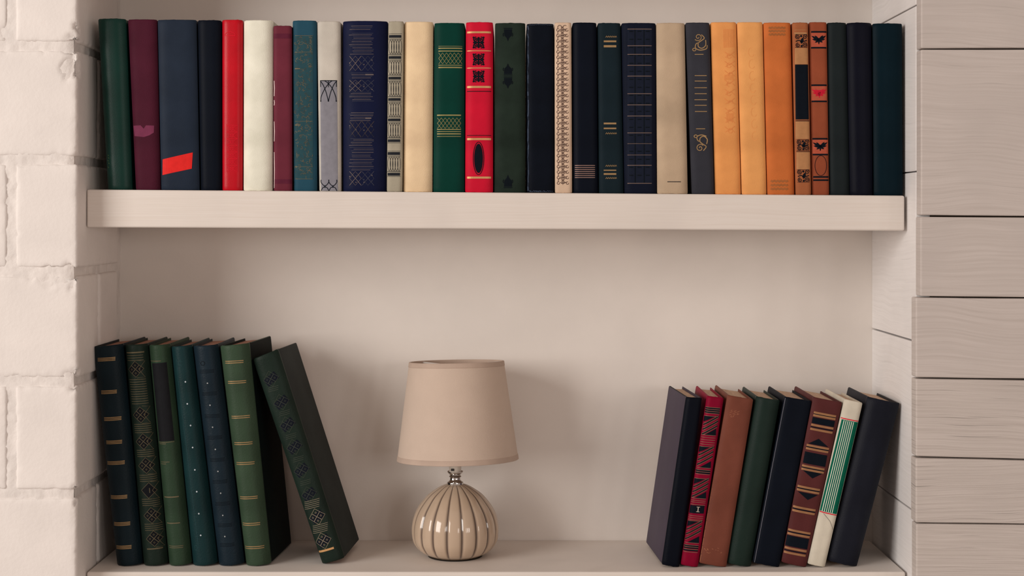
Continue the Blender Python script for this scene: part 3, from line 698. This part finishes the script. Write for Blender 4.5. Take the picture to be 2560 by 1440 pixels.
# ---- lower shelf, books leaning on the board wall
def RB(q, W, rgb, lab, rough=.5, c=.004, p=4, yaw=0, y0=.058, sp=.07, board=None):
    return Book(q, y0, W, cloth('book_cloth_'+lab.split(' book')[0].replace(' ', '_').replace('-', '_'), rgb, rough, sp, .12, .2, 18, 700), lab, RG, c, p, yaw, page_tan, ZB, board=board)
RR = [
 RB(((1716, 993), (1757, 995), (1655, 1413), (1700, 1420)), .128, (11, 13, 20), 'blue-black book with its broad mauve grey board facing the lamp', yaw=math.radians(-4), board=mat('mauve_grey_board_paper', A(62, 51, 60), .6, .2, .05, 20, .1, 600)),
 RB(((1768, 990), (1811, 995), (1702, 1413), (1746, 1420)), .115, (122, 8, 36), 'crimson book with slanting black and gilt stripes and a numeral'),
 RB(((1819, 988), (1885, 999), (1748, 1409), (1817, 1420)), .115, (108, 58, 44), 'plain scuffed brown leather book beside the crimson striped one'),
 RB(((1892, 992), (1953, 1002), (1818.5, 1410), (1880, 1420)), .115, (30, 40, 34), 'plain blackish green book between brown leather and blue-black books', .42, .008, 2.5),
 RB(((1962, 992), (2031, 1003), (1882, 1408), (1949.5, 1420)), .12, (22, 21, 28), 'plain blue-black book between the blackish green and the black-barred brown'),
 RB(((2034, 993), (2108, 1007), (1954, 1407), (2017, 1420)), .125, (80, 38, 36), 'red-brown book with gilt bars, black blocks and triangles'),
 RB(((2112, 998), (2159, 1008), (2019.5, 1411), (2064, 1420)), .115, (198, 182, 160), 'off-white book with a green panel of white vertical stripes'),
 RB(((2172, 993), (2254, 1010), (2071, 1404), (2146, 1420)), .115, (26, 26, 32), 'plain dark navy book resting its head on the board wall', .42, .008, 2.5),
]
d = Dec(RR[1], VR2)
ed = lambda y: (470-(y-200)*.163-4, 590-(y-200)*.157)       # inner band columns at a row
def band(y, wd, sl=.09): a, c_ = ed(y); d.line([(a+6, y), (c_-8, y+sl*(c_-a-14))], wd)
zig = [(285, 425), (505, 660), (735, 880), (1040, 1200)]
for y in (228, 243, 258, 678, 693, 1218, 1232, 1250): band(y, 10)
for y0, y1 in zig:
    a, c_ = ed(y0); a2, c2 = ed(y1)
    d.poly([(a+8, y0), (c_-30, y0+4), (a+2, y0+44)]); d.poly([(c2-6, y1-46), (c2-8, y1+4), (a2+32, y1)])
    for k in (0, 1, 2):
        o_ = k*34; d.line([(a+4-k*5, y0+64+o_), (c_-10-k*5, y0+4+o_)], 14)
a, c_ = ed(955); d.poly([(a+4, 928), (c_-6, 936), (c_-12, 992), (a-4, 985)])
d.done('black_stripe_print', black, .00025)
d = Dec(RR[1], VR2)
for y in (222, 236, 251, 265, 438, 455, 472, 488, 671, 686, 702, 892, 905, 922, 1002, 1016, 1030, 1212, 1226, 1243, 1262): band(y, 3.2)
for y0, y1 in zig:
    a, c_ = ed(y0)
    for k in (0, 1, 2):
        o_ = k*34; d.line([(a+4-k*5, y0+60+o_), (c_-10-k*5, y0+0+o_)], 3); d.line([(a+4-k*5, y0+74+o_), (c_-10-k*5, y0+14+o_)], 3)
    d.line([(a+8, y0), (c_-12, y0+8)], 3); a2, c2 = ed(y1); d.line([(a2+6, y1-4), (c2-8, y1+6)], 3)
d.done('gilt_stripe', ink('brown_gilt', (124, 92, 72), .5, .2), .0004)
d = Dec(RR[1], VR2); d.line([(420, 943), (416, 978)], 7).h(408, 432, 943, 4, .08).h(404, 428, 977, 4, .08); d.done('numeral', ink('pale_gilt', (170, 152, 132), .5), .0005)
d = Dec(RR[2], VR2); r = random.Random(8)
for k in range(14): x, y = r.uniform(640, 700), r.uniform(250, 300); d.line([(x, y), (x+r.uniform(8, 20), y-6)], 2)
for k in range(16):
    y = 1235+r.uniform(0, 40); x = r.uniform(460, 600); d.line([(x, y), (x+r.uniform(5, 14), y+4)], 2)
for k in range(20): y = 150+k*60; x = 626-(y-150)*.165; d.line([(x+4, y), (x-5, y+52)], 4)
d.done('leather_scuff', ink('leather_scuff', (160, 100, 72)), .0002, join=True)
d = Dec(RR[4], VR3); d.line([(243, 160), (140, 700), (20, 1345)], 2.5); d.done('worn_or_highlit_edge', ink('painted_edge_highlight', (112, 106, 110)), .0002, join=True)  # pale line paints the highlight along the left spine edge
S6 = .19
cx6 = lambda y: 525-(y-285)*.2185
def g6(d, y, wd, f=.82):
    cx = cx6(y); d.line([(cx-80*f/.82, y-80*S6*f/.82), (cx+80*f/.82, y+80*S6*f/.82)], wd)
d = Dec(RR[5], VR3)
pairs = [(277, 297), (365, 395), (512, 535), (660, 683), (808, 832), (955, 982), (1122, 1148), (1250, 1282)]
for a, b2 in pairs: g6(d, a, 15); g6(d, b2, 15)
d.done('gilt_bar', ink('brown_gilt_bar', (142, 98, 66), .5, .2), .0003)
d = Dec(RR[5], VR3)
for a, b2 in pairs: g6(d, (a+b2)/2, 7)
for y, wd in ((332, 44), (600, 84), (1198, 76)): g6(d, y, wd)
for y, sg in ((500, -1), (690, 1), (845, 1)):
    cx = cx6(y); d.poly([(cx-72, y-72*S6), (cx+72, y+72*S6), (cx-sg*2+(0), y+sg*48)])
d.done('black_block_print', black, .00025)
d = Dec(RR[6], VR3); d.poly([(648, 312), (768, 336), (614, 998), (489, 970)]); d.done('green_panel', ink('emerald_print', (10, 84, 62)), .0002, 'green panel')
d = Dec(RR[6], VR3)
for k in range(6):
    u = .10+k*.115; d.line([(652+118*u, 316+24*u), (493+122*u, 972+26*u)], 5)
d.done('white_stripe', ink('off_white_print', (206, 196, 176)), .0003)
d = Dec(RR[6], VR3); d.line([(643, 302), (768, 328)], 7).line([(487, 976), (614, 1006)], 7); d.done('red_rule', ink('red_rule', (200, 36, 46)), .0003)
d = Dec(RR[6], VR3); d.line([(515, 990), (560, 1045), (588, 1112)], 3.5); d.done('torn_jacket_edge', ink('torn_edge_grey', (132, 120, 108)), .0003)
# ------------------------------------------------------------------ lamp
LY = .128; LS = (D+LY)/F
lx, lz = P(1138, 0, LY)[0], ZB
lamp = empty('table_lamp', (lx, LY, lz)); tag(lamp, 'small table lamp with beige cloth shade and ribbed taupe ceramic base', 'lamp')
base_py = HY-(ZB-ZC)/LS
def zpx(py): return (base_py-py)*LS
def lathe(name, prof, m, parent, n=64, rfun=None, smooth=True, closed=False, off=(0, 0, 0)):
    verts = []; faces = []; k = len(prof)
    for i in range(n):
        a = 2*math.pi*i/n
        for r_, z in prof:
            rr = rfun(r_, z, a) if rfun else r_
            verts.append((rr*math.cos(a)+off[0], rr*math.sin(a)+off[1], z+off[2]))
    for i in range(n):
        for j in range(k if closed else k-1):
            a0, a1 = i*k+j, i*k+(j+1) % k; b0, b1 = ((i+1) % n)*k+j, ((i+1) % n)*k+(j+1) % k
            faces.append((a0, b0, b1, a1))
    bm = bmesh.new(); bv = [bm.verts.new(v) for v in verts]
    for f in faces:
        try: bm.faces.new([bv[i] for i in f])
        except ValueError: pass
    bmesh.ops.remove_doubles(bm, verts=bm.verts[:], dist=1e-6)
    o = bmobj(name, bm, m, parent, smooth)
    try: o.data.set_sharp_from_angle(angle=math.radians(45))
    except Exception: pass
    return o
cer = bpy.data.materials.new('taupe_glazed_ceramic'); cer.use_nodes = True
N = cer.node_tree.nodes; Lk = cer.node_tree.links; bs = N['Principled BSDF']
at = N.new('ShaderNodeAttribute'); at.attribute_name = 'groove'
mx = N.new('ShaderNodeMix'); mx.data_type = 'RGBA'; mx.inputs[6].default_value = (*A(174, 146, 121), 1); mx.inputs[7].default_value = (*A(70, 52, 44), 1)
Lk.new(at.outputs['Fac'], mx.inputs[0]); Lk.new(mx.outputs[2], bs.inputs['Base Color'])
bs.inputs['Roughness'].default_value = .12; bs.inputs['Specular IOR Level'].default_value = .5; bs.inputs['Coat Weight'].default_value = .4; bs.inputs['Coat Roughness'].default_value = .04
raw = [(1209, 16), (1213, 30), (1222, 46), (1239, 68), (1263, 87), (1283, 98.5), (1303, 105.5), (1323, 108.8), (1343, 109), (1363, 105.5), (1380, 96), (1391, 85), (1398, 72)]
prof = []
for i in range(len(raw)-1):
    for k in range(4):
        t = k/4; p0, p1, p2, p3 = raw[max(0, i-1)], raw[i], raw[i+1], raw[min(len(raw)-1, i+2)]
        f = lambda a: .5*(2*p1[a]+(p2[a]-p0[a])*t+(2*p0[a]-5*p1[a]+4*p2[a]-p3[a])*t*t+(3*p1[a]-p0[a]-3*p2[a]+p3[a])*t**3)
        prof.append((f(1)*LS, zpx(f(0))))
prof.append((70*LS, zpx(1400))); kz = (zpx(1209)-.0012)/(zpx(1209)-zpx(1402)); prof = [(r_, .0012+(z-zpx(1402))*kz) for r_, z in prof]; prof.append((.001, prof[-1][1]))
GA = math.radians(-90+11.3)
def gd(a):
    ph = ((a-GA)/(2*math.pi/18)) % 1.0; return min(ph, 1-ph)
zlo = .004
def rf(r_, z, a):
    k = min(1, max(0, (z-zlo)/.01)); dd = gd(a)
    return r_*(1-k*(.030*math.exp(-(dd/.10)**2)+.012*(1-math.sin(math.pi*min(.5, dd)))))
base = lathe('ceramic_base', prof, cer, lamp, 252, rf)
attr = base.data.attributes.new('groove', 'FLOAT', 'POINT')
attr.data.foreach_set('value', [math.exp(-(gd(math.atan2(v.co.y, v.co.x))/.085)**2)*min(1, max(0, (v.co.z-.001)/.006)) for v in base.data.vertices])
lathe('foot_pad', [(.001, 0), (68*LS, 0), (69*LS, .0012), (.001, .0014)], mat('dark_felt', (.03, .025, .02), .9, .1), lamp, 48)
chrome = mat('chrome_metal', (.62, .60, .58), .12, .5, .02, 10, 0, metal=1)
zt = zpx(1209)+.0012-zpx(1402)
pz = zpx
lathe('chrome_neck', [(.001, pz(1212)), (20*LS, pz(1212)), (20.5*LS, pz(1208)), (20*LS, pz(1205)), (16*LS, pz(1203)), (13*LS, pz(1198)), (13*LS, pz(1193)), (15.5*LS, pz(1191)), (13*LS, pz(1188)), (15*LS, pz(1184)), (19*LS, pz(1181)), (19.5*LS, pz(1178)), (.001, pz(1178))], chrome, lamp, 48)
sk = mat('ivory_socket_plastic', (.72, .66, .58), .4, .4, .03)
so = lathe('lamp_socket', [(.001, pz(1179)), (15*LS, pz(1179)), (15*LS, pz(1160)), (17.5*LS, pz(1160)), (17.5*LS, pz(1120)), (.001, pz(1120))], sk, lamp, 40)
lathe('light_bulb', [(.001, pz(1060)), (9*LS, pz(1061)), (17*LS, pz(1068)), (20*LS, pz(1082)), (16*LS, pz(1100)), (9*LS, pz(1114)), (8*LS, pz(1121)), (.001, pz(1121))], mat('frosted_bulb_glass', (.8, .78, .74), .3, .5, .02, 10, 0), lamp, 32)
bm = bmesh.new(); box(bm, -.0022, .0022, -15*LS-.0008, -14*LS, pz(1175), pz(1169), .0004); o = bmobj('socket_switch', bm, mat('dark_switch', (.05, .045, .04), .5), so); 
for v in o.data.vertices: v.co.x -= 6*LS
# shade
fab = mat('beige_shade_cloth', A(184, 158, 138), .85, .15, .015, 40, .35, 1500)
fab_in = mat('pale_shade_lining', (.62, .55, .48), .9, .1, .02)
sx = 0.0
zt_, zb_ = zpx(905)-zpx(1027), zpx(1147)-zpx(1027); rt, rb = 118.5*LS, 151*LS
shade = lathe('lamp_shade', [(rb, zb_), (rt, zt_), (rt-.0012, zt_), (rb-.0012, zb_)], fab, lamp, 96, closed=True, off=(sx, 0, 0))
shade.location = (5*LS, 0, zpx(1027)); shade.rotation_euler = (math.radians(-3.2), math.radians(-.9), 0)
lt = lambda t: rb+(rt-rb)*t
def ringband(name, t0, t1, ex=.0005):
    z0, z1 = zb_+(zt_-zb_)*t0, zb_+(zt_-zb_)*t1
    return lathe(name, [(lt(t0)+ex*.2, z0), (lt(t0)+ex, z0+.0003), (lt(t1)+ex, z1-.0003), (lt(t1)+ex*.2, z1), (lt(t1)-.0016, z1), (lt(t1)-.0018, z1-.002), (lt(t0)-.0018, z0+.002), (lt(t0)-.0016, z0)], mat('beige_shade_trim', A(172, 145, 126), .8, .15, .04, 40, .35, 1200), shade, 96, closed=True, off=(sx, 0, 0))
ringband('trim_band', -.004, .048); ringband('trim_band', .955, 1.004)
wire = mat('white_wire', (.7, .66, .62), .4, .4, .02)
bm = bmesh.new()
for k in range(3):
    a = math.radians(20+120*k); c_, s_ = math.cos(a), math.sin(a); z = zt_-.006; w_ = .0011
    hexbox(bm, [(sx-s_*w_, c_*w_, z-.0011), (sx+s_*w_, -c_*w_, z-.0011), (sx+c_*(rt-.0015)+s_*w_, s_*(rt-.0015)-c_*w_, z+.003), (sx+c_*(rt-.0015)-s_*w_, s_*(rt-.0015)+c_*w_, z+.003),
                (sx-s_*w_, c_*w_, z+.0011), (sx+s_*w_, -c_*w_, z+.0011), (sx+c_*(rt-.0015)+s_*w_, s_*(rt-.0015)-c_*w_, z+.0052), (sx+c_*(rt-.0015)-s_*w_, s_*(rt-.0015)+c_*w_, z+.0052)])
bmobj('shade_wire', bm, wire, shade)
lathe('shade_ring', [(.012, zt_-.0072), (.0145, zt_-.0072), (.0145, zt_-.0048), (.012, zt_-.0048)], wire, shade, 32, closed=True, off=(sx, 0, 0))
lathe('support_rod', [(.0012, zt_-.075), (.0025, zt_-.075), (.0025, zt_-.006), (.0012, zt_-.005)], wire, shade, 10, off=(0, .0132, 0))
